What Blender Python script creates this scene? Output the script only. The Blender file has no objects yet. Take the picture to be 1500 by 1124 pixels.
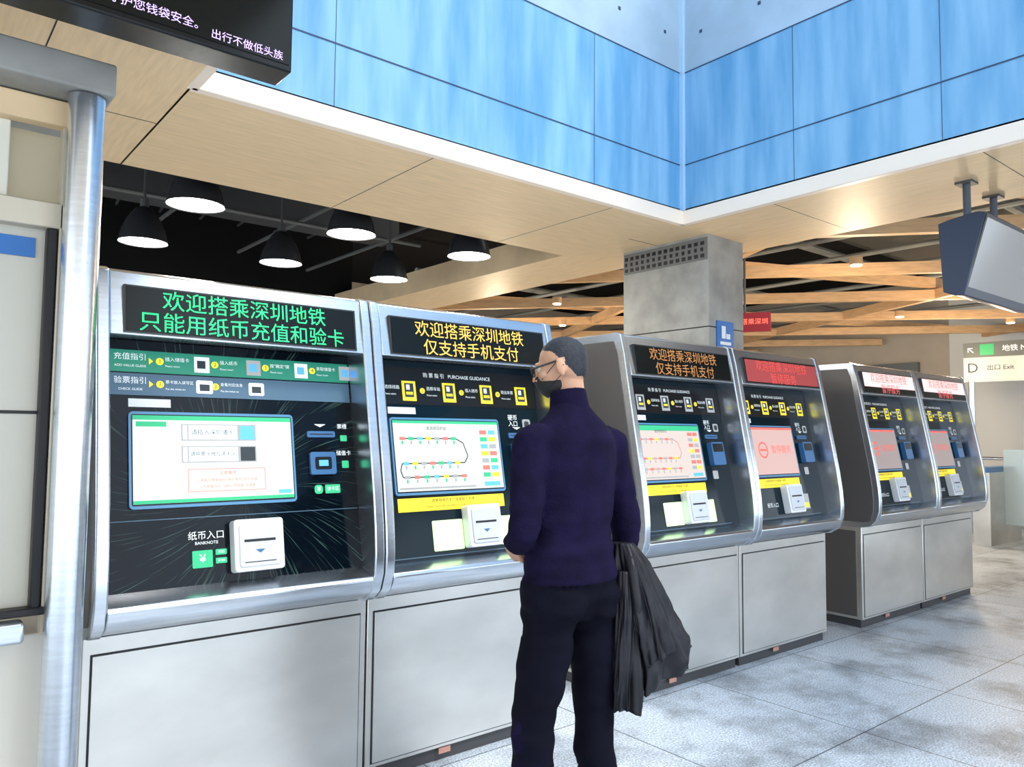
import bpy, bmesh, math, random
from mathutils import Vector, Matrix, Euler
random.seed(4)
S=bpy.context.scene
COL=S.collection
S.view_settings.view_transform='Standard'
# ------------------------------------------------ materials
MATS={}
def mat(name,col,rough=.5,metal=0,emit=None,es=0,noise=0,nscale=8,stretch=(1,1,1),bump=0,bscale=40,spec=.5,col2=None,coat=0,transm=0,lo=.35,hi=.65):
    if name in MATS: return MATS[name]
    m=bpy.data.materials.new(name); m.use_nodes=True
    nt=m.node_tree; b=nt.nodes['Principled BSDF']
    b.inputs['Base Color'].default_value=(*col,1)
    b.inputs['Roughness'].default_value=rough
    b.inputs['Metallic'].default_value=metal
    b.inputs['Specular IOR Level'].default_value=spec
    b.inputs['Coat Weight'].default_value=coat
    b.inputs['Transmission Weight'].default_value=transm
    if emit:
        b.inputs['Emission Color'].default_value=(*emit,1); b.inputs['Emission Strength'].default_value=es
    if noise or bump:
        tc=nt.nodes.new('ShaderNodeTexCoord'); mp=nt.nodes.new('ShaderNodeMapping')
        mp.inputs['Scale'].default_value=stretch
        nt.links.new(tc.outputs['Object'],mp.inputs[0])
        nz=nt.nodes.new('ShaderNodeTexNoise'); nz.inputs['Scale'].default_value=nscale; nz.inputs['Detail'].default_value=6
        nt.links.new(mp.outputs[0],nz.inputs[0])
        if noise:
            r=nt.nodes.new('ShaderNodeMix'); r.data_type='RGBA'
            c2=col2 or tuple(c*(1-noise) for c in col)
            r.inputs[6].default_value=(*col,1); r.inputs[7].default_value=(*c2,1)
            cr=nt.nodes.new('ShaderNodeMapRange'); cr.inputs[1].default_value=lo; cr.inputs[2].default_value=hi
            nt.links.new(nz.outputs[0],cr.inputs[0]); nt.links.new(cr.outputs[0],r.inputs[0])
            nt.links.new(r.outputs[2],b.inputs['Base Color'])
        if bump:
            n2=nt.nodes.new('ShaderNodeTexNoise'); n2.inputs['Scale'].default_value=bscale; n2.inputs['Detail'].default_value=4
            nt.links.new(mp.outputs[0],n2.inputs[0])
            bp=nt.nodes.new('ShaderNodeBump'); bp.inputs['Strength'].default_value=bump; bp.inputs['Distance'].default_value=.01
            nt.links.new(n2.outputs[0],bp.inputs['Height']); nt.links.new(bp.outputs[0],b.inputs['Normal'])
    MATS[name]=m; return m
def ledmat(name,c,s,p=.0056):
    m=bpy.data.materials.new(name); m.use_nodes=True; nt=m.node_tree; b=nt.nodes['Principled BSDF']
    b.inputs['Base Color'].default_value=(c[0]*.3,c[1]*.3,c[2]*.3,1); b.inputs['Emission Color'].default_value=(*c,1)
    tc=nt.nodes.new('ShaderNodeTexCoord'); sp=nt.nodes.new('ShaderNodeSeparateXYZ'); nt.links.new(tc.outputs['Object'],sp.inputs[0])
    def M(op,*a):
        n=nt.nodes.new('ShaderNodeMath'); n.operation=op
        for i,v in enumerate(a):
            if isinstance(v,(int,float)): n.inputs[i].default_value=v
            else: nt.links.new(v,n.inputs[i])
        return n.outputs[0]
    k=math.pi/p
    q=M('MULTIPLY',M('ABSOLUTE',M('SINE',M('MULTIPLY',sp.outputs[0],k))),M('ABSOLUTE',M('SINE',M('MULTIPLY',sp.outputs[1],k))))
    nt.links.new(M('MULTIPLY',M('ADD',M('POWER',q,1.3),.12),s),b.inputs['Emission Strength'])
    MATS[name]=m; return m
STEEL=mat('brushed_steel',(.72,.77,.84),.25,.97,noise=.10,nscale=6,stretch=(1,1,18),bump=.03,bscale=60)
STEELH=mat('brushed_steel_panel',(.80,.78,.74),.32,.9,noise=.30,nscale=1.3,stretch=(.8,1,1.5),bump=.02,bscale=50)
SIDE=mat('side_grey',(.15,.14,.135),.4,.5)
DARK=mat('dark_gap',(.012,.012,.014),.5)
BLACK=mat('black_plastic',(.008,.009,.011),.25,spec=.3)
WHITE=mat('white_paint',(.85,.86,.88),.4)
WOOD=mat('wood_soffit',(.88,.64,.38),.5,noise=.12,nscale=4,stretch=(1,12,1))
WOODX=mat('wood_soffit_x',(.88,.64,.38),.5,noise=.12,nscale=4,stretch=(12,1,1))
TRIM=mat('beige_trim',(.95,.80,.66),.4)
TIMBER=mat('timber_beam',(.72,.43,.21),.5,noise=.2,nscale=6,stretch=(1,1,6))
BLUE=mat('blue_panel',(.12,.34,.58),.55,noise=.3,nscale=3.0,stretch=(2.5,2.5,.35),col2=(.26,.50,.72),bump=.02)
CONC=mat('concrete_light',(.45,.58,.70),.8,noise=.2,nscale=2,bump=.1)
CONCG=mat('concrete_grey',(.40,.39,.36),.8,noise=.3,nscale=5,bump=.1)
BEIGE=mat('beige_wall',(.55,.47,.37),.7,noise=.1,nscale=2)
PALE=mat('pale_wall',(.80,.79,.75),.6)
BLK=mat('black_ceiling',(.008,.008,.008),.9,spec=.1)
DGREY=mat('duct_grey',(.09,.09,.09),.5,.3)
def em(name,c,s,base=None): return mat(name,base or c,.5,emit=c,es=s)
# ------------------------------------------------ builders
def link(o): COL.objects.link(o); return o
class Par:
    def __init__(s,name,loc=(0,0,0)):
        s.o=bpy.data.objects.new(name,None); s.o.location=loc; s.o.empty_display_size=.2; link(s.o)
        s.inv=Matrix.Translation(Vector(loc)).inverted()
def setpar(o,p,M=None):
    if p: o.parent=p.o; o.matrix_parent_inverse=p.inv
    if M is not None: o.matrix_basis=M
class B:
    def __init__(s,name,par=None): s.n=name;s.p=par;s.v=[];s.f=[];s.m=[];s.mats=[]
    def mi(s,m):
        if m not in s.mats: s.mats.append(m)
        return s.mats.index(m)
    def add(s,vs,fs,m,M=None):
        k=len(s.v); i=s.mi(m)
        for v in vs:
            v=Vector(v); s.v.append(M@v if M else v)
        for f in fs: s.f.append([a+k for a in f]); s.m.append(i)
        return s
    def box(s,x,y,z,m,M=None):
        vs=[(a,b,c) for c in z for b in y for a in x]
        fs=[(0,2,3,1),(4,5,7,6),(0,1,5,4),(2,6,7,3),(0,4,6,2),(1,3,7,5)]
        return s.add(vs,fs,m,M)
    def prism(s,prof,x0,x1,m,M=None):
        n=len(prof); vs=[(x0,y,z) for y,z in prof]+[(x1,y,z) for y,z in prof]
        fs=[list(range(n)),list(range(2*n-1,n-1,-1))]+[(i,i+n,(i+1)%n+n,(i+1)%n) for i in range(n)]
        return s.add(vs,fs,m,M)
    def cyl(s,a,b,r,m,n=16,r2=None):
        a=Vector(a);b=Vector(b);t=(b-a).normalized();r2=r if r2 is None else r2
        u=t.orthogonal().normalized();w=t.cross(u)
        vs=[];
        for c,rr in((a,r),(b,r2)):
            for i in range(n):
                q=2*math.pi*i/n; vs.append(c+u*rr*math.cos(q)+w*rr*math.sin(q))
        fs=[list(range(n-1,-1,-1)),list(range(n,2*n))]+[(i,(i+1)%n,(i+1)%n+n,i+n) for i in range(n)]
        return s.add(vs,fs,m)
    def rrect(s,x0,x1,y0,y1,z,r,m,M,n=5,t=.002):
        pts=[]
        for cx,cy,a0 in((x1-r,y1-r,0),(x0+r,y1-r,90),(x0+r,y0+r,180),(x1-r,y0+r,270)):
            for i in range(n):
                a=math.radians(a0+90*i/(n-1)); pts.append((cx+r*math.cos(a),cy+r*math.sin(a)))
        k=len(pts)
        vs=[(a,b,z) for a,b in pts]+[(a,b,z-t) for a,b in pts]
        fs=[list(range(k)),list(range(2*k-1,k-1,-1))]+[(i,i+k,(i+1)%k+k,(i+1)%k) for i in range(k)]
        return s.add(vs,fs,m,M)
    def done(s,bevel=0,smooth=False,seg=2):
        me=bpy.data.meshes.new(s.n); me.from_pydata([tuple(v) for v in s.v],[],s.f)
        for m in s.mats: me.materials.append(m)
        for p,i in zip(me.polygons,s.m): p.material_index=i
        bm=bmesh.new(); bm.from_mesh(me); bmesh.ops.recalc_face_normals(bm,faces=bm.faces); bm.to_mesh(me); bm.free()
        o=link(bpy.data.objects.new(s.n,me)); setpar(o,s.p)
        if bevel:
            b=o.modifiers.new('b','BEVEL'); b.width=bevel; b.segments=seg; b.limit_method='ANGLE'; b.angle_limit=math.radians(40)
        if smooth or bevel:
            for p in me.polygons: p.use_smooth=True
            try: me.set_sharp_from_angle(angle=math.radians(35))
            except Exception: pass
        return o
def text(body,M,x,y,out,size,m,par,align='CENTER',name='lettering',bold=0):
    c=bpy.data.curves.new(name,'FONT'); c.body=body; c.size=size; c.align_x=align; c.align_y='CENTER'
    c.offset=bold; c.resolution_u=3
    c.materials.append(m)
    o=link(bpy.data.objects.new(name,c)); setpar(o,par,M@Matrix.Translation((x,y,out))); return o
def frame(o,up,xdir=(1,0,0)):
    o=Vector(o);x=Vector(xdir).normalized();u=Vector(up).normalized();n=x.cross(u)
    M=Matrix((x,u,n)).transposed().to_4x4(); M.translation=o; return M
# ------------------------------------------------ camera
H=1.42
cam=bpy.data.cameras.new('camera'); co=link(bpy.data.objects.new('camera',cam))
al,pi_,ro=math.radians(39.2),math.radians(3.6),.010
F=Vector((math.sin(al)*math.cos(pi_),math.cos(al)*math.cos(pi_),math.sin(pi_)))
R=Vector((math.cos(al),-math.sin(al),0)); U=R.cross(F)
R2=R*math.cos(ro)+U*math.sin(ro); U2=R2.cross(F)
Mc=Matrix((R2,U2,-F)).transposed().to_4x4(); Mc.translation=(0,0,H)
co.matrix_world=Mc; cam.sensor_fit='HORIZONTAL'; cam.sensor_width=36; cam.lens=27.1; cam.clip_start=.05
S.camera=co
# ------------------------------------------------ floor
fm=bpy.data.materials.new('stone_tile'); fm.use_nodes=True; nt=fm.node_tree; b=nt.nodes['Principled BSDF']
tc=nt.nodes.new('ShaderNodeTexCoord')
br=nt.nodes.new('ShaderNodeTexBrick'); br.offset=0; br.inputs['Scale'].default_value=1
br.inputs['Brick Width'].default_value=.93; br.inputs['Row Height'].default_value=.93; br.inputs['Mortar Size'].default_value=.0035
br.inputs['Color1'].default_value=(.56,.64,.74,1); br.inputs['Color2'].default_value=(.68,.75,.84,1); br.inputs['Mortar'].default_value=(.10,.11,.13,1)
nt.links.new(tc.outputs['Object'],br.inputs[0])
n1=nt.nodes.new('ShaderNodeTexNoise'); n1.inputs['Scale'].default_value=1.9; n1.inputs['Detail'].default_value=10; n1.inputs['Roughness'].default_value=.65
n2=nt.nodes.new('ShaderNodeTexNoise'); n2.inputs['Scale'].default_value=110
for n in(n1,n2): nt.links.new(tc.outputs['Object'],n.inputs[0])
r1=nt.nodes.new('ShaderNodeMapRange'); r1.inputs[1].default_value=.36; r1.inputs[2].default_value=.54; r1.inputs[3].default_value=.48; r1.inputs[4].default_value=1.08
nt.links.new(n1.outputs[0],r1.inputs[0])
r2=nt.nodes.new('ShaderNodeMapRange'); r2.inputs[1].default_value=.35; r2.inputs[2].default_value=.65; r2.inputs[3].default_value=.55; r2.inputs[4].default_value=1.25
nt.links.new(n2.outputs[0],r2.inputs[0])
mm=nt.nodes.new('ShaderNodeMath'); mm.operation='MULTIPLY'; nt.links.new(r1.outputs[0],mm.inputs[0]); nt.links.new(r2.outputs[0],mm.inputs[1])
vm=nt.nodes.new('ShaderNodeVectorMath'); vm.operation='SCALE'; nt.links.new(br.outputs[0],vm.inputs[0]); nt.links.new(mm.outputs[0],vm.inputs['Scale'])
nt.links.new(vm.outputs[0],b.inputs['Base Color']); b.inputs['Roughness'].default_value=.42
B('floor').box((-6,20),(-8,14),(-.1,0),fm).done()
# ------------------------------------------------ shell
CZ=3.0; XC,YC,XL=4.64,3.66,1.04
YB=5.0; XR=5.75
s=B('ceiling')
s.box((XL-.01,XC),(YC,YB),(CZ,CZ+.12),WOOD)
s.box((-5,XL),(-6,YB),(CZ,CZ+.12),WOODX)
s.box((XC,XR),(-6,YB),(CZ,CZ+.12),WOODX)
s.box((4.65,5.45),(YB,13),(CZ,CZ+.25),WOODX)
s.box((-5,4.65),(YB-.02,YB),(CZ+.12,CZ+1.2),BLK)
s.box((-5,20),(YB,14),(CZ+1.2,CZ+1.3),BLK)
s.box((XR,20),(-6,YB),(CZ+.95,CZ+1.05),mat('dark_ceiling',(.06,.055,.045),.9))
for x in (2.4,3.9): s.box((x,x+.005),(YC,YB),(CZ-.001,CZ),DARK)
for y in (-1,.3,1.6,2.9,4.2):
    s.box((-5,XL),(y,y+.006),(CZ-.001,CZ),DARK); s.box((XC,XR),(y,y+.005),(CZ-.001,CZ),DARK)
for x in (-.4,.45): s.box((x,x+.006),(-5,YB),(CZ-.001,CZ),DARK)
s.done()
t=B('trim_1'); t.box((XL,XC),(YC-.03,YC+.02),(CZ-.005,CZ+.10),TRIM); t.done(.004)
t=B('trim_2'); t.box((XC-.03,XC+.02),(-6,YC),(CZ-.005,CZ+.10),TRIM); t.done(.004)
t=B('trim_3'); t.box((XL-.02,XL+.03),(-6,YC),(CZ-.005,CZ+.10),TRIM); t.done(.004)
def atr(name,axis,pos,rng,joints,d):
    w=B(name)
    def bx(a,z,m,off):
        lo,hi=sorted((pos+off*d,pos+.2*(-d)))
        if axis=='Y': w.box(a,(lo,hi),z,m)
        else: w.box((lo,hi),a,z,m)
    bx(rng,(CZ+.10,4.18),BLUE,0); bx(rng,(4.18,7),CONC,0)
    JM=mat('joint_blue',(.03,.06,.12),.6)
    for z in(3.46,4.18,5.4): bx(rng,(z-.004,z+.004),JM,.003)
    for x in joints:
        bx((x-.0015,x+.0015),(CZ+.1,4.18),JM,.002)
    for x in joints:
        for z in(4.45,4.95):
            for q in(.25,.75): bx((x+q-.012,x+q+.012),(z-.012,z+.012),JM,.003)
    w.done()
atr('wall_back','Y',YC,(XL,XC),(3.69,1.76),-1)
atr('wall_right','X',XC,(-6,YC),(2.73,1.80,.87,-.06),-1)
atr('wall_left','X',XL,(-6,YC),(1.80,-.06),1)
B('trim_corner').box((XC-.03,XC),(YC-.03,YC),(CZ+.1,7),mat('corner_metal',(.55,.75,.92),.4,.3)).done()
B('wall_back_interior').box((-5,4.9),(9.5,9.6),(0,4.3),BLK).done()
B('wall_far_back').box((4.9,20),(13,13.1),(0,4.3),BEIGE).done()
B('wall_far_right').box((14.5,14.6),(5.6,13),(0,4.3),BEIGE).box((14.5,14.6),(-2,5.6),(0,4.3),PALE).done()
# column
c=B('concrete_column')
c.box((4.99,5.45),(3.68,4.58),(0,2.26),CONCG).box((4.99,5.45),(3.68,4.58),(2.27,3.0),CONCG).box((5.0,5.44),(3.69,4.57),(2.2,2.3),DARK)
c.box((4.987,4.99),(3.69,4.57),(2.80,2.98),mat('vent_panel',(.17,.17,.16),.6))
for i in range(14):
    for j in range(3):
        y=3.72+i*.062; z=2.82+j*.05
        c.box((4.984,4.987),(y+(j%2)*.01,y+.035),(z,z+.03),DARK)
c.done()
SB=mat('sign_blue',(.02,.16,.5),.4)
c=B('blue_pictogram_sign'); c.box((5.08,5.30),(3.67,3.679),(2.08,2.32),SB); c.box((5.12,5.26),(3.667,3.67),(2.13,2.155),WHITE); c.box((5.14,5.19),(3.667,3.67),(2.18,2.28),WHITE); c.box((5.2,5.25),(3.667,3.67),(2.18,2.22),WHITE); c.done()
# timber lattice
l=B('timber_lattice_ceiling')
def beam(cx,cy,ang,z):
    d=Vector((math.cos(ang),math.sin(ang),0)); nrm=Vector((-d.y,d.x,0))
    def inside(p): return (XR<p.x<14.4 and -5.5<p.y<12.8) or (5.46<p.x<14.4 and YB<p.y<12.8)
    seg=[];st=None
    for i in range(-250,251):
        p=Vector((cx,cy,0))+d*i*.08
        if inside(p):
            if st is None: st=i*.08
            en=i*.08
        elif st is not None:
            seg.append((st,en)); st=None
    for a,b_ in seg:
        if b_-a<.3: continue
        M=Matrix((d,nrm,(0,0,1))).transposed().to_4x4(); M.translation=(cx,cy,0)
        l.box((a,b_),(-.04,.04),(z,z+.12),TIMBER,M)
for j,(ang,sp) in enumerate(((-50,1.7),(-22,3.1),(62,3.4))):
    for k in range(-9,10):
        a=math.radians(ang); n=Vector((-math.sin(a),math.cos(a)))
        beam(10+n.x*k*sp,4+n.y*k*sp,a,3.10+.004*j+(.14 if j==1 else 0))
l.done()
g=B('service_pipes'); PC=mat('conduit_grey',(.25,.25,.22),.5,.2)
for i in range(9): g.cyl((6+i*.95,-5,3.55),(6+i*.95,12.5,3.55),.03,PC,8)
for i in range(5): g.cyl((5.8,.5+i*2.2,3.7),(14.3,.5+i*2.2,3.7),.05,PC,8)
g.done()
dl=Par('recessed_downlights',(9,4,3.1))
E=em('downlight_glow',(1,.85,.6),14)
b_=B('lamp_discs',dl)
for x,y in((7.2,3.6),(8.2,5.6),(9.5,3.2),(10.8,4.8),(6.6,7.2),(8.0,8.6),(12.5,4),(6.2,9.6),(6.5,1.5),(10,7)):
    b_.cyl((x,y,3.06),(x,y,3.14),.06,TIMBER); b_.cyl((x,y,3.05),(x,y,3.06),.05,E)
b_.done()
for x,y in((7.2,3.6),(9.5,3.2),(8,6.5),(11.5,4.5),(7,9),(12.5,3.5)):
    L=bpy.data.lights.new('downlight','POINT'); L.energy=70; L.color=(1,.80,.56); L.shadow_soft_size=.1
    o=link(bpy.data.objects.new('ceiling_light_source',L)); setpar(o,dl,Matrix.Translation((x,y,2.4)))
# pendants
LE=em('lamp_glow',(1,.97,.88),14)
PZ=2.95
for x in(1.6,2.78,3.92):
    for y in(5.42,6.8):
        p=Par('pendant_lamp',(x,y,PZ)); g=B('shade',p)
        prof=[(.03,.30),(.06,.285),(.09,.25),(.13,.19),(.165,.11),(.185,.03),(.19,0)]
        n=24
        vs=[];fs=[]
        for r,z in prof:
            for i in range(n): q=2*math.pi*i/n; vs.append((x+r*math.cos(q),y+r*math.sin(q),PZ+z))
        for a in range(len(prof)-1):
            for i in range(n): fs.append((a*n+i,a*n+(i+1)%n,(a+1)*n+(i+1)%n,(a+1)*n+i))
        g.add(vs,fs,mat('shade_black',(.025,.025,.028),.35)); g.done(smooth=True)
        B('diffuser',p).cyl((x,y,PZ+.005),(x,y,PZ+.02),.182,LE,28).done()
        B('rod',p).cyl((x,y,PZ+.28),(x,y,4.2),.012,DGREY,8).cyl((x,y,PZ+.27),(x,y,PZ+.36),.035,DGREY,12).done()
        L=bpy.data.lights.new('pendant','AREA'); L.shape='DISK'; L.size=.34; L.energy=30; L.color=(1,.93,.8)
        o=link(bpy.data.objects.new('bulb',L)); setpar(o,p,Matrix.Translation((x,y,PZ-.01)))
g=B('ceiling_pipes')
PG=mat('pipe_grey',(.16,.16,.15),.5,.3)
for y,z in((5.9,3.55),(7.3,3.5),(8.2,3.7)): g.cyl((-3,y,z),(4.6,y,z),.02,PG,8)
for x,z in((1.1,3.6),(2.2,3.65),(3.3,3.6),(4.2,3.5)): g.cyl((x,5.05,z),(x,9.4,z),.022,PG,8)
g.box((-2,4.5),(7.6,8.0),(3.6,3.85),DGREY)
for i in range(8): g.cyl((.3+i*.55,5.1,3.95),(1.0+i*.45,9.3,3.9),.015,DGREY,6)
g.done()
# ------------------------------------------------ ticket machines
FIN=[(3.5,1.972),(2.90,1.972),(2.872,1.960),(2.845,1.86),(2.815,1.70),(2.78,1.52),(2.745,1.34),(2.715,1.18),(2.695,1.04),(2.687,.94),(2.690,.86),(2.715,.79),(2.765,.748),(2.85,.733),(3.5,.733)]
W=1.03
GLASS=mat('dark_glass',(.002,.012,.020),.1,spec=.2)
LEDB=mat('led_black',(.006,.008,.008),.2,spec=.25)
def glassmat():
    m=bpy.data.materials.new('burst_glass'); m.use_nodes=True; nt=m.node_tree; b=nt.nodes['Principled BSDF']
    b.inputs['Roughness'].default_value=.1; b.inputs['Specular IOR Level'].default_value=.2
    tc=nt.nodes.new('ShaderNodeTexCoord'); sp=nt.nodes.new('ShaderNodeSeparateXYZ'); nt.links.new(tc.outputs['Object'],sp.inputs[0])
    def M(op,a,b2=None):
        n=nt.nodes.new('ShaderNodeMath'); n.operation=op
        for i,v in enumerate((a,b2)):
            if v is None: continue
            if isinstance(v,(int,float)): n.inputs[i].default_value=v
            else: nt.links.new(v,n.inputs[i])
        return n.outputs[0]
    dx=M('SUBTRACT',sp.outputs[0],1.05); dz=M('SUBTRACT',sp.outputs[2],1.18)
    ang=M('ARCTAN2',dz,dx); rad=M('SQRT',M('ADD',M('MULTIPLY',dx,dx),M('MULTIPLY',dz,dz)))
    ang=M('ADD',ang,M('MULTIPLY',rad,.5))
    cb=nt.nodes.new('ShaderNodeCombineXYZ'); nt.links.new(M('MULTIPLY',ang,34),cb.inputs[0]); nt.links.new(M('MULTIPLY',rad,3),cb.inputs[1])
    nz=nt.nodes.new('ShaderNodeTexNoise'); nz.inputs['Scale'].default_value=1.5; nz.inputs['Detail'].default_value=2; nt.links.new(cb.outputs[0],nz.inputs[0])
    rp=nt.nodes.new('ShaderNodeValToRGB'); rp.color_ramp.elements[0].position=.59; rp.color_ramp.elements[0].color=(.002,.005,.009,1)
    rp.color_ramp.elements[1].position=.74; rp.color_ramp.elements[1].color=(.05,.10,.085,1)
    nt.links.new(nz.outputs[0],rp.inputs[0]); nt.links.new(rp.outputs[0],b.inputs['Base Color']); return m
BURST=glassmat()
SCRW=em('screen_white',(.93,1,.93),.95,(.1,.1,.1)); SCRB=mat('screen_bezel',(.10,.28,.48),.3)
SCRM=em('screen_map_pink',(1,.84,.76),.8,(.1,.1,.1)); SCRP=em('screen_pink',(1,.62,.56),.75,(.1,.1,.1)); SCRD=em('screen_dim',(.72,.56,.53),.5,(.1,.1,.1))
GRN=em('print_green',(.03,.45,.20),.4); YEL=em('print_yellow',(1,.78,.03),.5)
RED=em('print_red',(.9,.15,.12),.5); INK=mat('ink',(.03,.04,.05),.6); GRY=em('screen_grey',(.6,.64,.66),.5,(.2,.2,.2)); CYN=em('screen_blue',(.1,.4,.8),.6)
PW=em('print_white',(.8,.85,.85),.45); SLOT=mat('slot_blue',(.05,.16,.35),.3); LIME=em('lime_light',(.72,1,.45),.7)
TEAL=mat('instr_green',(.02,.34,.20),.35); SLATE=mat('instr_slate',(.08,.16,.24),.35)
LG=ledmat('led_green',(.02,.95,.28),3.0); LY=ledmat('led_amber',(1,.62,.10),2.8); LYD=ledmat('led_amber_dim',(1,.42,.12),.8); LR=ledmat('led_red',(1,.10,.08),1.5); LRS=em('led_red_small',(1,.15,.1),1.2); LRP=em('led_pink',(.9,.15,.15),.5)
MG=lambda X: frame((X,2.79,.875),(0,.18,.87))
MH=lambda X: frame((X,2.823,1.735),(0,.04,.225))
def machine(X,kind,left_end,right_end):
    p=Par('ticket_vending_machine',(X,2.83,0))
    b=B('lower_cabinet',p)
    b.box((X+.004,X+W-.004),(2.83,3.5),(.06,.738),STEELH)
    b.box((X+.02,X+W-.02),(2.85,3.48),(0,.06),mat('kick_plate',(.05,.05,.055),.5))
    b.done(.003)
    b=B('cabinet_door',p)
    b.box((X+.028,X+W-.028),(2.8285,2.83),(.075,.685),DARK); b.box((X+.034,X+W-.034),(2.822,2.83),(.081,.679),STEELH); b.done(.002)
    b=B('asset_tag',p); b.box((X+.36,X+.42),(2.826,2.83),(.035,.058),mat('tag',(.5,.25,.2),.5)); b.done()
    b=B('side_frames',p)
    b.prism(FIN,X+.003,X+.045,STEEL); b.prism(FIN,X+W-.045,X+W-.003,STEEL); b.done(.006,seg=3)
    inner=[(min(y+.045,3.45),min(max(z,.778),1.925)) for y,z in FIN]
    if left_end:
        b=B('side_panel',p); b.prism(inner,X-.001,X+.01,SIDE); b.box((X+.001,X+.01),(2.87,3.45),(.08,.71),SIDE); b.done(.002)
    b=B('housing',p)
    x0,x1=X+.045,X+W-.045
    b.prism([(2.905,1.968),(2.877,1.957),(2.823,1.735),(3.03,1.735),(3.03,1.94),(3.5,1.94),(3.5,1.968)],x0,x1,STEEL)
    b.prism([(2.79,.878),(2.703,.852),(2.694,.838),(2.700,.815),(2.722,.783),(2.77,.755),(2.86,.739),(3.4,.739),(3.4,.87)],x0,x1,STEEL)
    b.box((x0,x1),(3.1,3.45),(.9,1.94),BLACK)
    b.done(.003)
    G=MG(X);Hd=MH(X)
    b=B('display_glass',p)
    b.box((.045,W-.045),(0,.875),(-.05,0),BURST if kind==0 else GLASS,G)
    b.done()
    b=B('led_display',p)
    b.box((.085,W-.075),(.008,.178),(-.01,.004),mat('led_frame',(.03,.03,.03),.3),Hd); b.box((.092,W-.082),(.014,.172),(.004,.006),LEDB,Hd)
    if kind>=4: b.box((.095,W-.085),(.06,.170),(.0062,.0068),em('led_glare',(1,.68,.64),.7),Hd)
    if kind==3: b.box((.095,W-.085),(.02,.165),(.0062,.0068),em('led_red_ground',(.32,.04,.04),.5),Hd)
    b.done()
    lm=[LG,LY,LYD,LR,LRP,LRP][kind]
    l1='欢迎搭乘深圳地铁'; l2=['只能用纸币充值和验卡','仅支持手机支付','仅支持手机支付','暂停服务','暂停服务','暂停服务'][kind]
    text(l1,Hd,W/2,.127,.0075,.077,lm,p,name='led_text'); text(l2,Hd,W/2,.046,.0075,.077,lm,p,name='led_text')
    b=B('instruction_panel',p)
    if kind==0:
        b.box((.05,W-.05),(.758,.838),(0,.004),TEAL,G); b.box((.05,W-.05),(.674,.753),(0,.004),SLATE,G)
        for i in range(4):
            x=.235+i*.195; b.box((x+.12,x+.175),(.768,.828),(.004,.006),PW if i%2==0 else GRY,G); b.box((x+.13,x+.16),(.783,.813),(.006,.007),CYN if i else INK,G)
            b.rrect(x-.013,x+.013,.788,.814,.006,.0128,YEL,G)
            if i<2: b.rrect(x-.013,x+.013,.703,.729,.006,.0128,YEL,G); b.rrect(x+.125,x+.185,.688,.738,.006,.006,PW,G); b.box((x+.137,x+.173),(.698,.723),(.006,.007),INK,G)
        for yy in(.80,.715): b.add([(.198,yy-.012,.0065),(.212,yy,.0065),(.198,yy+.012,.0065)],[(0,1,2)],YEL,G)
    else:
        b.box((.05,W-.05),(.675,.845),(0,.003),BLACK,G)
        for i in range(4):
            x=.10+i*.215
            b.box((x+.11,x+.18),(.692,.782),(.003,.005),YEL if kind!=2 else GRY,G); b.box((x+.122,x+.168),(.708,.772),(.005,.006),INK,G); b.box((x+.128,x+.162),(.72,.732),(.006,.007),YEL,G); b.box((x+.13,x+.148),(.742,.765),(.006,.007),PW,G)
            b.rrect(x-.013,x+.013,.727,.753,.005,.0128,YEL,G)
    b.done()
    if kind==0:
        text('充值指引',G,.137,.812,.006,.027,PW,p); text('验票指引',G,.137,.726,.006,.027,PW,p)
        text('ADD VALUE GUIDE',G,.137,.78,.006,.012,PW,p); text('CHECK GUIDE',G,.137,.695,.006,.012,PW,p)
        for i,q in enumerate(('插入储值卡','插入纸币','按"确定"键','拿取储值卡')):
            text(str(i+1),G,.235+i*.195,.801,.0075,.022,INK,p); text(q,G,.253+i*.195,.81,.006,.017,PW,p,'LEFT'); text('Please insert',G,.253+i*.195,.785,.006,.010,PW,p,'LEFT')
        for i,q in enumerate(('票卡放入读写区','查看对应信息')):
            text(str(i+1),G,.235+i*.195,.716,.0075,.022,INK,p); text(q,G,.253+i*.195,.725,.006,.014,PW,p,'LEFT'); text('Put the ticket on',G,.253+i*.195,.70,.006,.010,PW,p,'LEFT')
    else:
        text('购 票 指 引   PURCHASE GUIDANCE',G,W/2,.812,.006,.024,PW,p)
        for i,q in enumerate(('选择线路','选择车站','插入钱币','取出车票')):
            text(str(i+1),G,.10+i*.215,.739,.006,.022,INK,p); text(q,G,.12+i*.215,.75,.006,.019,PW,p,'LEFT'); text('Please select',G,.12+i*.215,.72,.006,.011,PW,p,'LEFT')
    b=B('touch_screen',p)
    sx0,sx1,sy0,sy1=.14,.71,.29,.60
    b.rrect(sx0-.012,sx1+.012,sy0-.016,sy1+.014,.012,.015,SCRB,G,t=.012)
    b.rrect(sx0-.004,sx1+.004,sy0-.005,sy1+.004,.0135,.006,BLACK,G)
    scr=[SCRW,SCRW,SCRM,SCRP,SCRD,SCRD][kind]
    b.box((sx0,sx1),(sy0,sy1),(.012,.0145),scr,G)
    z=(.0145,.0155); z2=(.0155,.0165)
    T=[]
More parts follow.
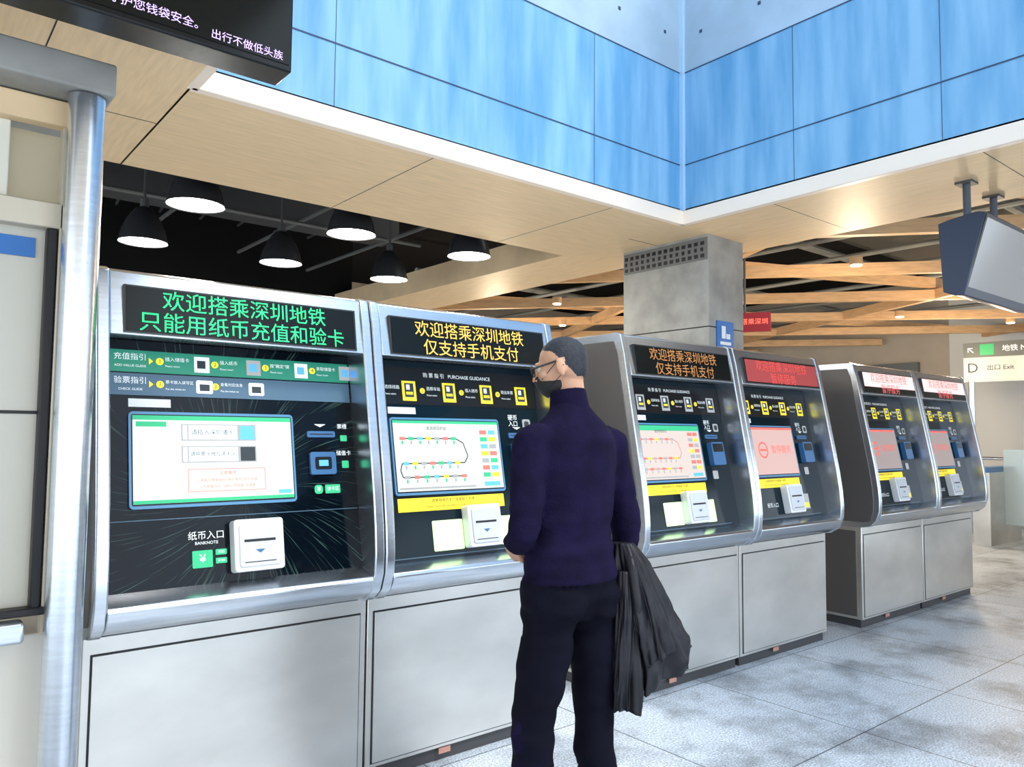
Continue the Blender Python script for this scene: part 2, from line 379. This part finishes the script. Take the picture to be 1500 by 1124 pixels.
    if kind==0:
        b.box((sx0,sx1),(sy1-.016,sy1),z,GRN,G); b.box((sx0,sx1),(sy0,sy0+.012),z,GRN,G)
        b.box((.15,.25),(sy1-.04,sy1-.022),z,GRN,G)
        for yy in(.51,.43):
            b.box((.30,.57),(yy,yy+.06),z,GRY,G); b.box((.305,.32),(yy+.004,yy+.056),z2,PW,G); b.box((.325,.5),(yy+.004,yy+.056),z2,PW,G); b.box((.51,.565),(yy+.004,yy+.056),z2,INK if yy<.5 else CYN,G)
        for a in((.32,.60,.405,.407),(.32,.60,.325,.327)): b.box(a[:2],a[2:],z,RED,G)
        b.box((.32,.322),(.325,.407),z,RED,G); b.box((.598,.60),(.325,.407),z,RED,G); b.box((.65,.70),(.308,.322),z,CYN,G)
        T=[('请插入深圳通卡',.41,.54,.022,INK),('请将票卡放在读卡区',.41,.46,.018,INK),('注意事项',.46,.39,.016,RED),('1.本机只接受50元100元纸币, 仅可充值',.46,.365,.013,RED),('2.可充值 50元 100元 不找零, 不退款',.46,.342,.013,RED)]
    elif kind in(1,2):
        b.box((sx0,sx1),(sy1-.03,sy1-.0),z,GRN,G) if kind==2 else b.box((sx0,sx1),(sy1-.012,sy1),z,GRN,G)
        path=[(.17,.52),(.46,.52),(.50,.50),(.52,.44),(.50,.41),(.17,.41),(.16,.38),(.17,.35),(.50,.35)]
        for (a,c_),(d,e) in zip(path[:-1],path[1:]):
            v=Vector((d-a,e-c_,0)); n=Vector((-v.y,v.x,0)).normalized()*.0025
            q=[Vector((a,c_,.0158)),Vector((d,e,.0158))]
            b.add([q[0]-n,q[1]-n,q[1]+n,q[0]+n],[(0,1,2,3)],INK if kind==1 else RED,G)
        cols=[RED,GRN,CYN,YEL,GRY,INK] if kind==1 else [RED,GRY,RED,YEL,GRY,RED]
        k=0
        for yy,xs in((.52,[.18+.045*i for i in range(7)]),(.41,[.19+.045*i for i in range(7)]),(.35,[.19+.05*i for i in range(7)])):
            for x in xs:
                b.box((x-.013,x+.013),(yy-.007,yy+.007),z2,cols[k%5],G); b.box((x-.004,x+.004),(yy-.025,yy-.01),z2,cols[(k*3+1)%6],G); k+=1
        for i in range(7):
            for j in range(2):
                b.box((.60+j*.05,.64+j*.05),(.54-i*.033,.56-i*.033),z,cols[(i+2*j)%5],G)
        b.box((.60,.69),(.30,.32),z,CYN,G); b.box((.15,.55),(.298,.306),z,GRY,G)
        T=[('请选择目的站',.36,.565,.018,INK)]
    else:
        b.box((sx0,sx1),(sy1-.015,sy1),z,RED,G)
        n=24; cx,cy=.33,.45
        vs=[(cx+.055*math.cos(2*math.pi*i/n),cy+.055*math.sin(2*math.pi*i/n),.0158) for i in range(n)]+[(cx+.042*math.cos(2*math.pi*i/n),cy+.042*math.sin(2*math.pi*i/n),.0158) for i in range(n)]
        b.add(vs,[(i,(i+1)%n,(i+1)%n+n,i+n) for i in range(n)],RED,G); b.box((cx-.035,cx+.035),(cy-.008,cy+.008),z2,RED,G)
        T=[('暂停服务',.54,.45,.06,RED)]
    if kind:
        b.box((.14,.71),(.205,.262),(0,.003),YEL,G)
        text('请使用微信支付或银联卡购票',G,.425,.247,.005,.018,INK,p); text('PLEASE USE MOBILE PAYMENT TO PURCHASE TICKETS',G,.425,.222,.005,.012,INK,p)
    b.done()
    for tx,x,y,sz,m in T: text(tx,G,x,y,.017,sz,m,p,name='screen_text')
    b=B('card_slots',p)
    b.box((.13,.27),(.632,.662),(0,.003),WHITE,G)
    b.rrect(.78,.90,.525,.55,.01,.006,SLOT,G,t=.01); b.box((.79,.89),(.535,.54),(.01,.011),DARK,G)
    b.add([(.815,.58,.002),(.865,.58,.002),(.84,.568,.002)],[(0,1,2)],PW,G)
    if kind==0:
        b.rrect(.785,.895,.375,.465,.014,.01,SLOT,G,t=.014); b.rrect(.805,.875,.395,.445,.016,.008,BLACK,G)
        b.box((.82,.86),(.408,.432),(.016,.017),CYN,G)
        b.rrect(.925,.955,.51,.535,.004,.004,GRN,G); b.rrect(.925,.955,.40,.43,.004,.004,GRN,G)
        b.rrect(.80,.835,.30,.335,.004,.012,GRN,G); b.rrect(.845,.91,.30,.335,.004,.004,GRN,G)
        text('¥',G,.8175,.3175,.0055,.028,PW,p); text('读卡区',G,.878,.3175,.0055,.018,PW,p)
        b.rrect(.33,.40,.06,.12,.004,.004,GRN,G); b.rrect(.41,.45,.10,.12,.004,.003,GRN,G); b.rrect(.41,.45,.07,.09,.004,.003,GRN,G)
        text('¥50',G,.43,.11,.0055,.014,PW,p); text('¥100',G,.43,.08,.0055,.012,PW,p)
        b.box((.05,W-.05),(.235,.238),(0,.002),SLATE,G)
        for yy,tx in((.55,'票槽'),(.44,'储值卡')): text(tx,G,.935,yy+.02,.004,.022,PW,p)
        text('纸币入口',G,.38,.17,.004,.032,PW,p); text('BANKNOTE',G,.38,.145,.004,.015,PW,p); text('¥',G,.365,.09,.0055,.04,PW,p)
    else:
        b.rrect(.79,.91,.36,.50,.035,.012,SLOT,G,t=.035); b.add([(.80,.44,.036),(.90,.44,.036),(.90,.49,.036),(.80,.49,.036)],[(0,1,2,3)],BLACK,G)
        b.rrect(.80,.85,.28,.33,.004,.008,GRY,G)
        if kind<3: b.rrect(.30,.46,.03,.16,.004,.006,LIME,G); b.rrect(.67,.76,.03,.16,.004,.006,LIME,G)
        text('硬币\n入口',G,.82,.61,.004,.03,PW,p); b.rrect(.88,.93,.57,.62,.004,.01,GRY,G); b.rrect(.89,.92,.58,.61,.005,.01,INK,G)
        if kind>=3: text('纸币入口',G,.34,.09,.004,.032,PW,p); b.box((.70,.78),(.05,.15),(0,.004),GRY,G); b.box((.71,.77),(.06,.09),(.004,.005),YEL,G)
        b.box((.05,.9),(.01,.014),(0,.003),SLATE,G)
    b.done(.0015)
    b=B('banknote_acceptor',p)
    b.rrect(.462,.645,.030,.215,.05,.012,WHITE,G,t=.05)
    b.rrect(.478,.629,.045,.198,.056,.01,mat('module_grey',(.66,.69,.74),.4),G,t=.006)
    b.done(.006)
    b=B('banknote_slot',p)
    b.box((.495,.61),(.133,.142),(.056,.0575),DARK,G); b.add([(.535,.105,.058),(.57,.105,.058),(.5525,.092,.058)],[(0,1,2)],SLOT,G); b.box((.495,.61),(.06,.063),(.056,.0575),DARK,G)
    b.done()
    return p
X0=.53
k=0
for g in range(3):
    for i in range(2):
        machine(X0+g*2.565+i*W,k,i==0,i==1); k+=1
# ------------------------------------------------ steel post & left booth
b=B('steel_round_post'); b.cyl((.442,2.62,0),(.442,2.62,2.43),.051,STEEL,40); b.cyl((.442,2.62,0),(.442,2.62,.03),.06,STEEL,40); b.done(smooth=True)
p=Par('entrance_door',(-.3,2.75,0))
FR=mat('booth_frame_beige',(.62,.56,.45),.4,.3)
b=B('frame',p); XE=.45
b.box((-1.4,XE),(2.74,3.3),(0,.80),mat('booth_panel',(.74,.70,.62),.5))
b.box((.395,XE),(2.70,2.76),(.80,2.43),FR); b.box((-1.4,XE),(2.70,2.78),(2.03,2.11),FR); b.box((-1.4,XE),(2.69,2.74),(2.35,2.43),WOOD)
b.box((-.5,-.45),(2.70,2.76),(.80,2.4),FR); b.box((.365,.392),(2.70,2.75),(.88,2.03),DARK); b.box((.20,.26),(2.73,2.78),(2.11,2.35),mat('pale_stile',(.8,.76,.65),.5))
b.box((-1.4,XE),(2.69,2.74),(.862,.885),DARK)
b.done(.004)
b=B('glazing',p); b.box((-1.4,.395),(2.745,2.755),(.86,2.03),mat('frosted_panel',(.60,.58,.50),.25)); b.box((-1.4,.395),(2.742,2.747),(1.46,1.47),DARK); b.box((-.2,.34),(2.738,2.745),(1.94,2.0),SB)
b.box((-1.4,XE),(2.80,2.81),(2.11,2.35),mat('upper_glazing',(.65,.58,.42),.2)); b.done()
b=B('handle_box',p); b.box((-.6,.345),(2.62,2.69),(.80,.86),STEEL); b.done(.01)
b=B('concrete_lintel'); b.box((-1.6,.51),(2.56,3.2),(2.435,2.535),CONCG); b.done(.008)
# LED hanging sign
p=Par('hanging_led_sign',(0,2.2,2.7)); b=B('sign_body',p)
b.box((-.9,.90),(2.16,2.28),(2.485,2.95),BLACK); b.done(.006)
Ms=frame((-.92,2.16,2.485),(0,0,1)); b=B('sign_face',p); b.box((.03,1.81),(.02,.44),(0,.003),LEDB,Ms); b.done()
LP=em('led_violet',(.72,.50,1),1.1)
text('谨防诈骗, 反诈电话96110, 守护您钱袋安全。',Ms,1.565,.050,.005,.031,LP,p,'RIGHT')
text('出行不做低头族',Ms,1.79,.038,.005,.030,LP,p,'RIGHT')
b=B('hanger_rods',p)
for x in(-.6,.6): b.cyl((x,2.22,2.94),(x,2.22,3.0),.02,DGREY)
b.done()
# hanging monitors right
p=Par('hanging_monitor_pair',(5.6,1.9,2.55)); CASE=mat('monitor_case',(.04,.05,.08),.35)
b=B('poles',p)
for x in(5.16,5.6): b.cyl((x,1.87,2.74),(x,1.87,3.0),.022,mat('pole_slate',(.1,.12,.16),.4,.4)); b.box((x-.05,x+.05),(1.82,1.92),(2.985,3.0),DGREY)
b.done()
b=B('monitor_case',p); b.prism([(1.745,2.78),(1.80,2.79),(1.96,2.77),(2.02,2.755),(2.00,2.32),(1.93,2.29),(1.88,2.285)],5.1,6.15,CASE)
b.done(.006)
Mm=frame((5.11,1.885,2.30),(0,-.14,.48)); b=B('monitor_screen',p); b.box((.0,1.03),(0,.49),(.0,.006),BLACK,Mm); b.box((.02,1.01),(.02,.47),(.006,.008),mat('monitor_display',(.12,.13,.14),.12,emit=(.85,.88,.9),es=.22),Mm); b.done()
# red led sign
p=Par('hanging_red_led_sign',(7.06,4.6,2.6)); Mr=frame((6.90,4.88,2.50),(0,0,1),(.5,-.85,0))
b=B('body',p); b.box((0,.46),(0,.2),(-.06,0),mat('led_red_body',(.12,.01,.015),.3,emit=(.4,.01,.03),es=.4),Mr); b.cyl((7.02,4.72,2.7),(7.02,4.72,3.9),.012,DGREY); b.done()
text('欢迎搭乘深圳',Mr,.23,.1,.003,.068,LRS,p)
# far sign, railings
p=Par('exit_direction_sign',(12,4.4,2)); Mf=frame((12.4,4.60,2.22),(0,0,1),(.1,-1,0))
b=B('board',p); b.box((0,1.9),(0,.58),(-.08,0),mat('sign_light',(.42,.44,.43),.5),Mf); b.box((0,1.9),(.36,.58),(0,.005),mat('sign_grey',(.09,.10,.10),.5),Mf); b.box((.22,.40),(.39,.55),(.005,.01),mat('sign_green',(.02,.35,.12),.5),Mf)
b.cyl((12.4,4.5,0),(12.4,4.5,2.25),.04,STEEL); b.cyl((12.5,3.0,0),(12.5,3.0,2.25),.04,STEEL); b.done()
text('D',Mf,.12,.2,.006,.20,INK,p); text('↖',Mf,.10,.47,.01,.14,PW,p); text('出口 Exit',Mf,.3,.2,.006,.09,INK,p,'LEFT'); text('地铁 Metro',Mf,.5,.47,.01,.10,PW,p,'LEFT')
b=B('window_1'); b.box((14.40,14.49),(6.1,9.6),(2.35,2.75),mat('window_dark',(.12,.13,.13),.3)); b.box((14.38,14.40),(7.3,8.4),(2.4,2.7),PALE); b.done()
p=Par('steel_railing',(13.4,4,0)); b=B('rails',p)
for (x,y) in((13.6,5.0),(13.5,4.2),(13.4,3.4),(13.3,2.6)): b.cyl((x,y,0),(x,y,1.1),.035,STEEL)
for z in(.25,.6,1.08): b.cyl((13.6,5.0,z),(13.3,2.6,z),.025,STEEL)
b.done(smooth=True)
GLP=mat('gate_glass',(.75,.9,.95),.1,transm=.6)
for i in range(3):
    y=3.98-i*.75; x=11.2-i*.05
    p=Par('fare_gate',(x,y,0)); b=B('cabinet',p); b.box((x,x+1.1),(y-.10,y+.10),(0,.95),STEELH); b.box((x+.03,x+1.07),(y-.085,y+.085),(.95,1.02),SLOT); b.box((x-.004,x),(y-.07,y+.07),(.75,.9),CYN); b.done(.015)
    b=B('glass_flap',p); b.box((x+.5,x+.53),(y-.40,y-.10),(.25,1.25),GLP); b.done()
# ------------------------------------------------ person
p=Par('standing_man',(0,0,0))
PX,PY=1.825,1.92; BY=math.radians(0)
PM=Matrix.Translation((PX,PY,0))@Matrix.Rotation(BY,4,'Z')
KN=mat('navy_knit',(.009,.006,.032),.9,noise=.4,nscale=14,bump=.3,bscale=120,spec=.12)
TR=mat('navy_trousers',(.004,.004,.013),.85,noise=.4,nscale=6,bump=.3,bscale=12,spec=.12)
SK=mat('skin',(.62,.34,.22),.5,noise=.1,nscale=20); HR=mat('short_hair',(.022,.028,.042),.6,noise=.6,nscale=90,bump=.4,bscale=250)
SH=mat('shoe_leather',(.012,.012,.012),.3); CT=mat('coat_fabric',(.010,.010,.016),.45,noise=.3,nscale=9,bump=.4,bscale=14,spec=.35)
MK=mat('mask_black',(.012,.012,.014),.7); GLS=mat('glasses_frame',(.01,.01,.01),.3)
def tube(bm,pts,rad,ref=(1,0,0),n=20):
    pts=[Vector(q) for q in pts]; rings=[]
    for i,q in enumerate(pts):
        a=pts[max(i-1,0)]; c=pts[min(i+1,len(pts)-1)]; t=(c-a).normalized()
        rf=Vector(ref); u=(rf-t*rf.dot(t)).normalized(); w=t.cross(u)
        ra=rad[i] if isinstance(rad[i],tuple) else (rad[i],rad[i])
        rings.append([bm.verts.new(q+u*ra[0]*math.cos(2*math.pi*k/n)+w*ra[1]*math.sin(2*math.pi*k/n)) for k in range(n)])
    for r0,r1 in zip(rings[:-1],rings[1:]):
        for k in range(n): bm.faces.new((r0[k],r0[(k+1)%n],r1[(k+1)%n],r1[k]))
    bm.faces.new(rings[0][::-1]); bm.faces.new(rings[-1])
def ell(bm,c,r,rot=None):
    M=Matrix.Translation(c)
    if rot: M=M@rot
    M=M@Matrix.Diagonal((*r,1)); bmesh.ops.create_icosphere(bm,subdivisions=3,radius=1,matrix=M)
def fuse(name,bm,vox,smooth,mats,fn,M,par,disp=None):
    bmesh.ops.recalc_face_normals(bm,faces=bm.faces)
    me=bpy.data.meshes.new('tmp'); bm.to_mesh(me); bm.free()
    o=link(bpy.data.objects.new('tmp',me))
    r=o.modifiers.new('r','REMESH'); r.mode='VOXEL'; r.voxel_size=vox
    sm=o.modifiers.new('s','SMOOTH'); sm.iterations=smooth; sm.factor=.5
    dg=bpy.context.evaluated_depsgraph_get(); me2=bpy.data.meshes.new_from_object(o.evaluated_get(dg)); me2.name=name
    bpy.data.objects.remove(o)
    me2.materials.clear()
    for m in mats: me2.materials.append(m)
    if disp:
        me2.update()
        nv=[v.normal.copy() for v in me2.vertices]
        for v,nn in zip(me2.vertices,nv): v.co+=nn*disp(v.co)
    for f in me2.polygons: f.material_index=fn(f.center); f.use_smooth=True
    o=link(bpy.data.objects.new(name,me2)); setpar(o,par,M); return o
from mathutils import noise as NZ
bm=bmesh.new()
tz=[(.80,0,.0,.10,.085),(.86,0,0,.155,.11),(.93,0,-.005,.174,.122),(.935,0,-.005,.182,.13),(1.0,0,-.003,.174,.122),(1.08,0,0,.163,.113),(1.2,0,.0,.173,.118),(1.32,0,0,.188,.124),(1.40,0,-.005,.182,.114),(1.45,0,-.005,.140,.092),(1.485,0,0,.090,.073),(1.51,0,.008,.066,.064),(1.55,0,.02,.060,.060)]
tube(bm,[(x,y,z) for z,x,y,a,b_ in tz],[(a,b_) for z,x,y,a,b_ in tz],n=32)
FX={-1:-.150,1:.108}
for sg in(-1,1):
    fx=FX[sg]; dy=.02 if sg<0 else -.02
    tube(bm,[(sg*.088,0,.92),(sg*.094,0,.78),(sg*.07+fx*.35,dy*.4,.62),(sg*.04+fx*.65,dy*.7+.01,.47),(fx*.9+sg*.008,dy,.32),(fx,dy-.01,.15),(fx,dy-.012,.055)],[(.092,.106),(.088,.098),(.078,.086),(.070,.074),(.066,.070),(.063,.068),(.066,.072)])
LA=[(-.14,-.005,1.400),(-.185,-.01,1.385),(-.212,-.02,1.28),(-.228,-.035,1.16),(-.232,-.03,1.10),(-.218,.015,1.065),(-.182,.070,1.05)]
tube(bm,LA,[.060,.062,.057,.053,.050,.045,.037])
RA=[(.14,-.005,1.400),(.185,-.01,1.385),(.216,-.02,1.27),(.240,-.03,1.14),(.248,-.03,1.08),(.254,-.01,.97),(.252,.02,.87)]
tube(bm,RA,[.060,.062,.057,.053,.050,.045,.037])
for a in((-.175,-.008,1.385),(.175,-.008,1.385)): ell(bm,a,(.066,.063,.060))
ell(bm,(-.075,-.045,.87),(.09,.085,.09)); ell(bm,(.075,-.045,.87),(.09,.085,.09))
def bodymat(c):
    if c.z<.932 and abs(c.x)<.205 : return 1
    return 0
def bd(c):
    k=.007*NZ.noise(Vector((c.x*9,c.y*9,c.z*14)))
    if c.z<.93 and abs(c.x)<.205: k+=.012*NZ.noise(Vector((c.x*8,c.y*8,c.z*22+5)))*(1.4 if c.z<.3 or c.z>.75 else .6)
    elif c.z<1.2: k+=.007*NZ.noise(Vector((c.x*6,c.y*6,c.z*30)))
    return k
fuse('clothed_body',bm,.009,5,[KN,TR],bodymat,PM,p,bd)
bm=bmesh.new(); tube(bm,[(0,-.002,1.475),(0,.005,1.515),(0,.014,1.562)],[(.074,.072),(.066,.066),(.062,.063)],n=32)
fuse('knit_collar',bm,.006,3,[KN],lambda c:0,PM,p)
def hand(name,wrist,d,nrm,side,curl):
    d=Vector(d).normalized(); nrm=Vector(nrm); nrm=(nrm-d*nrm.dot(d)).normalized(); t=nrm.cross(d)*side
    w=Vector(wrist); bm=bmesh.new()
    tube(bm,[w-d*.03,w,w+d*.03,w+d*.07,w+d*.088],[(.027,.02),(.027,.018),(.036,.017),(.041,.015),(.038,.012)],ref=t)
    for off,ln,r in((.031,.070,.0085),(.0105,.080,.009),(-.0105,.075,.0085),(-.030,.060,.0075)):
        q=w+d*.082+t*off; pts=[q-d*.015,q]; a=0
        for k,fr in enumerate((.45,.32,.23)):
            a+=curl*(.9 if k==0 else 1.1); dd=d*math.cos(a)+nrm*math.sin(a)+t*off*.6; q=q+dd.normalized()*ln*fr; pts.append(q)
        tube(bm,pts,[r,r,r*.95,r*.9,r*.72],ref=t,n=10)
    q=w+d*.02+t*.028; dd=(d*.6+t*.75+nrm*.25).normalized(); pts=[q-dd*.01,q+dd*.025]; dd2=(d*.85+t*.25+nrm*.45).normalized()
    pts+=[pts[-1]+dd2*.03,pts[-1]+dd2*.055]
    tube(bm,pts,[.013,.012,.0105,.008],ref=nrm,n=10)
    fuse(name,bm,.003,3,[SK],lambda c:0,PM,p)
hand('left_hand',(-.172,.088,1.045),(.40,.65,-.35),(.7,-.2,.3),-1,.6)
hand('right_hand',(.252,.035,.835),(0,.15,-1),(-1,.1,0),1,.8)
for nm,sg in(('left_shoe',-1),('right_shoe',1)):
    fx=FX[sg]; dy=.02 if sg<0 else -.02; bm=bmesh.new()
    tube(bm,[(fx,dy-.085,.045),(fx,dy-.05,.05),(fx,dy+.03,.047),(fx+.01*sg,dy+.12,.036),(fx+.012*sg,dy+.175,.028)],[(.028,.036),(.038,.045),(.042,.042),(.048,.033),(.03,.022)])
    tube(bm,[(fx,dy-.02,.04),(fx,dy-.015,.11)],[.045,.042])
    fuse(nm,bm,.006,4,[SH],lambda c:0,PM,p)
HM=Matrix.Translation((PX,PY,0))@Matrix.Rotation(BY,4,'Z')@Matrix.Translation((0,.045,1.642))@Matrix.Rotation(math.radians(36),4,'Z')@Matrix.Rotation(math.radians(-14),4,'X')@Matrix.Diagonal((.90,.89,.96,1))
bm=bmesh.new()
ell(bm,(0,-.015,.03),(.077,.097,.085)); ell(bm,(0,-.03,.0),(.070,.075,.07)); ell(bm,(0,.03,-.01),(.064,.068,.075)); ell(bm,(0,.03,-.065),(.052,.055,.05)); ell(bm,(0,.055,-.095),(.026,.022,.018))
ell(bm,(0,.085,.032),(.048,.014,.010)); tube(bm,[(0,.088,.03),(0,.103,.005),(0,.114,-.018),(0,.10,-.028)],[.008,.010,.013,.011],n=12)
ell(bm,(.012,.1,-.024),(.009,.01,.008)); ell(bm,(-.012,.1,-.024),(.009,.01,.008)); ell(bm,(0,.093,-.05),(.022,.009,.005)); ell(bm,(0,.09,-.06),(.019,.009,.006))
for sg in(-1,1):
    rt=Matrix.Rotation(sg*math.radians(-20),4,'Z'); ell(bm,(sg*.078,-.012,.0),(.009,.019,.031),rt); ell(bm,(sg*.076,-.012,-.024),(.007,.011,.012)); ell(bm,(sg*.045,.065,-.012),(.022,.02,.014))
tube(bm,[(0,-.01,-.15),(0,-.012,-.09),(0,-.015,-.03)],[(.056,.056),(.054,.056),(.055,.06)])
def hm(c):
    if abs(c.x)>.074 and -.045<c.z<.03 and -.035<c.y<.01: return 0
    n=.012*NZ.noise(c*30)
    if c.y>.05: lim=.075
    elif c.y>.0: lim=.055+(c.y)*.4
    elif c.y>-.06: lim=.055+c.y*1.6
    else: lim=-.041-( -.06-c.y)*.6
    return 1 if c.z>lim+n else 0
fuse('head',bm,.004,3,[SK,HR],hm,HM,p)
bm=bmesh.new(); ell(bm,(0,.036,-.052),(.060,.070,.052)); ell(bm,(0,.08,-.04),(.034,.034,.036)); ell(bm,(0,.10,-.02),(.016,.022,.016))
fuse('face_mask',bm,.004,3,[MK],lambda c:0,HM,p)
b=B('eyeglasses',p)
def ring(cx,cz,cy,rx,rz,r=.002,n=20):
    pts=[HM@Vector((cx+rx*math.copysign(abs(math.cos(a))**.7,math.cos(a)),cy,cz+rz*math.copysign(abs(math.sin(a))**.7,math.sin(a)))) for a in[2*math.pi*i/n for i in range(n)]]
    for i in range(n): b.cyl(pts[i],pts[(i+1)%n],r,GLS,6)
for sg in(-1,1):
    ring(sg*.034,.012,.108,.025,.019,.0024)
    b.cyl(HM@Vector((sg*.06,.107,.018)),HM@Vector((sg*.083,.0,.022)),.003,GLS,6); b.cyl(HM@Vector((sg*.083,.0,.022)),HM@Vector((sg*.08,-.025,.0)),.0025,GLS,6)
    b.cyl(HM@Vector((sg*.05,.08,-.03)),HM@Vector((sg*.08,-.0,.02)),.0012,MK,6); b.cyl(HM@Vector((sg*.05,.07,-.07)),HM@Vector((sg*.078,-.01,-.028)),.0012,MK,6)
b.cyl(HM@Vector((-.01,.108,.016)),HM@Vector((.01,.108,.016)),.002,GLS,6); b.done()
b=bmesh.new()
for sg in(-1,1): ell(b,(sg*.032,.077,.012),(.013,.013,.011))
me=bpy.data.meshes.new('eyes'); b.to_mesh(me); b.free(); me.materials.append(mat('eye_white',(.6,.58,.55),.2)); o=link(bpy.data.objects.new('eyes',me)); setpar(o,p,HM)
# coat draped over right forearm / hand
def drape(name,path,rad,seed,amp,n=96,slant=0,hem=.02):
    bm=bmesh.new(); rings=[]
    N=40
    for j in range(N+1):
        s_=j/N*(len(path)-1); i=min(int(s_),len(path)-2); f=s_-i
        c=Vector(path[i]).lerp(Vector(path[i+1]),f); ra=rad[i][0]*(1-f)+rad[i+1][0]*f; rb=rad[i][1]*(1-f)+rad[i+1][1]*f
        rg=[]; g=j/N
        for k in range(n):
            a=2*math.pi*k/n
            ca,sa=math.cos(a+.5*g),math.sin(a+.5*g)
            nn=NZ.noise(Vector((ca*2.3+seed,sa*2.3,g*1.6)))+.6*NZ.noise(Vector((ca*5+seed,sa*5,g*2.4+7)))
            fold=abs(NZ.noise(Vector((ca*3.2-seed,sa*3.2,g*2+3))))
            w=1+amp*(.35+g)*(nn*1.5-fold*1.3+.2)
            x=c.x+ra*w*math.cos(a); y=c.y+rb*w*math.sin(a)
            rg.append(bm.verts.new((x,y,c.z+g*(slant*(x-c.x)+hem*NZ.noise(Vector((ca*2,sa*2,seed)))))))
        rings.append(rg)
    for r0,r1 in zip(rings[:-1],rings[1:]):
        for k in range(n): bm.faces.new((r0[k],r0[(k+1)%n],r1[(k+1)%n],r1[k]))
    bm.faces.new(rings[0]); bm.faces.new(rings[-1][::-1]); bmesh.ops.recalc_face_normals(bm,faces=bm.faces)
    me=bpy.data.meshes.new(name); bm.to_mesh(me); bm.free(); me.materials.append(CT)
    for f in me.polygons: f.use_smooth=True
    o=link(bpy.data.objects.new(name,me)); setpar(o,p,PM)
drape('coat_body',[(.20,-.06,1.04),(.225,-.075,.97),(.25,-.085,.86),(.28,-.09,.74),(.31,-.09,.64),(.325,-.09,.57)],[(.035,.035),(.075,.06),(.10,.075),(.125,.085),(.15,.085),(.155,.08)],2.3,.30,slant=.25)
drape('coat_lapel',[(.19,-.10,1.0),(.215,-.125,.9),(.25,-.15,.78),(.285,-.16,.66)],[(.02,.02),(.05,.03),(.07,.03),(.075,.028)],8.1,.35,slant=.3)
drape('coat_sleeve',[(.17,-.09,.95),(.165,-.11,.8),(.165,-.11,.62),(.175,-.10,.49)],[(.03,.03),(.05,.04),(.058,.045),(.055,.045)],5.4,.25)
# ------------------------------------------------ lights / world
w=bpy.data.worlds.new('sky'); S.world=w; w.use_nodes=True; bg=w.node_tree.nodes['Background']; bg.inputs[0].default_value=(.80,.90,1,1); bg.inputs[1].default_value=2.9
L=bpy.data.lights.new('sun','SUN'); L.energy=2.0; L.angle=math.radians(10); L.color=(1,.97,.92); o=link(bpy.data.objects.new('sun',L)); o.rotation_euler=Euler((math.radians(35),math.radians(12),0))
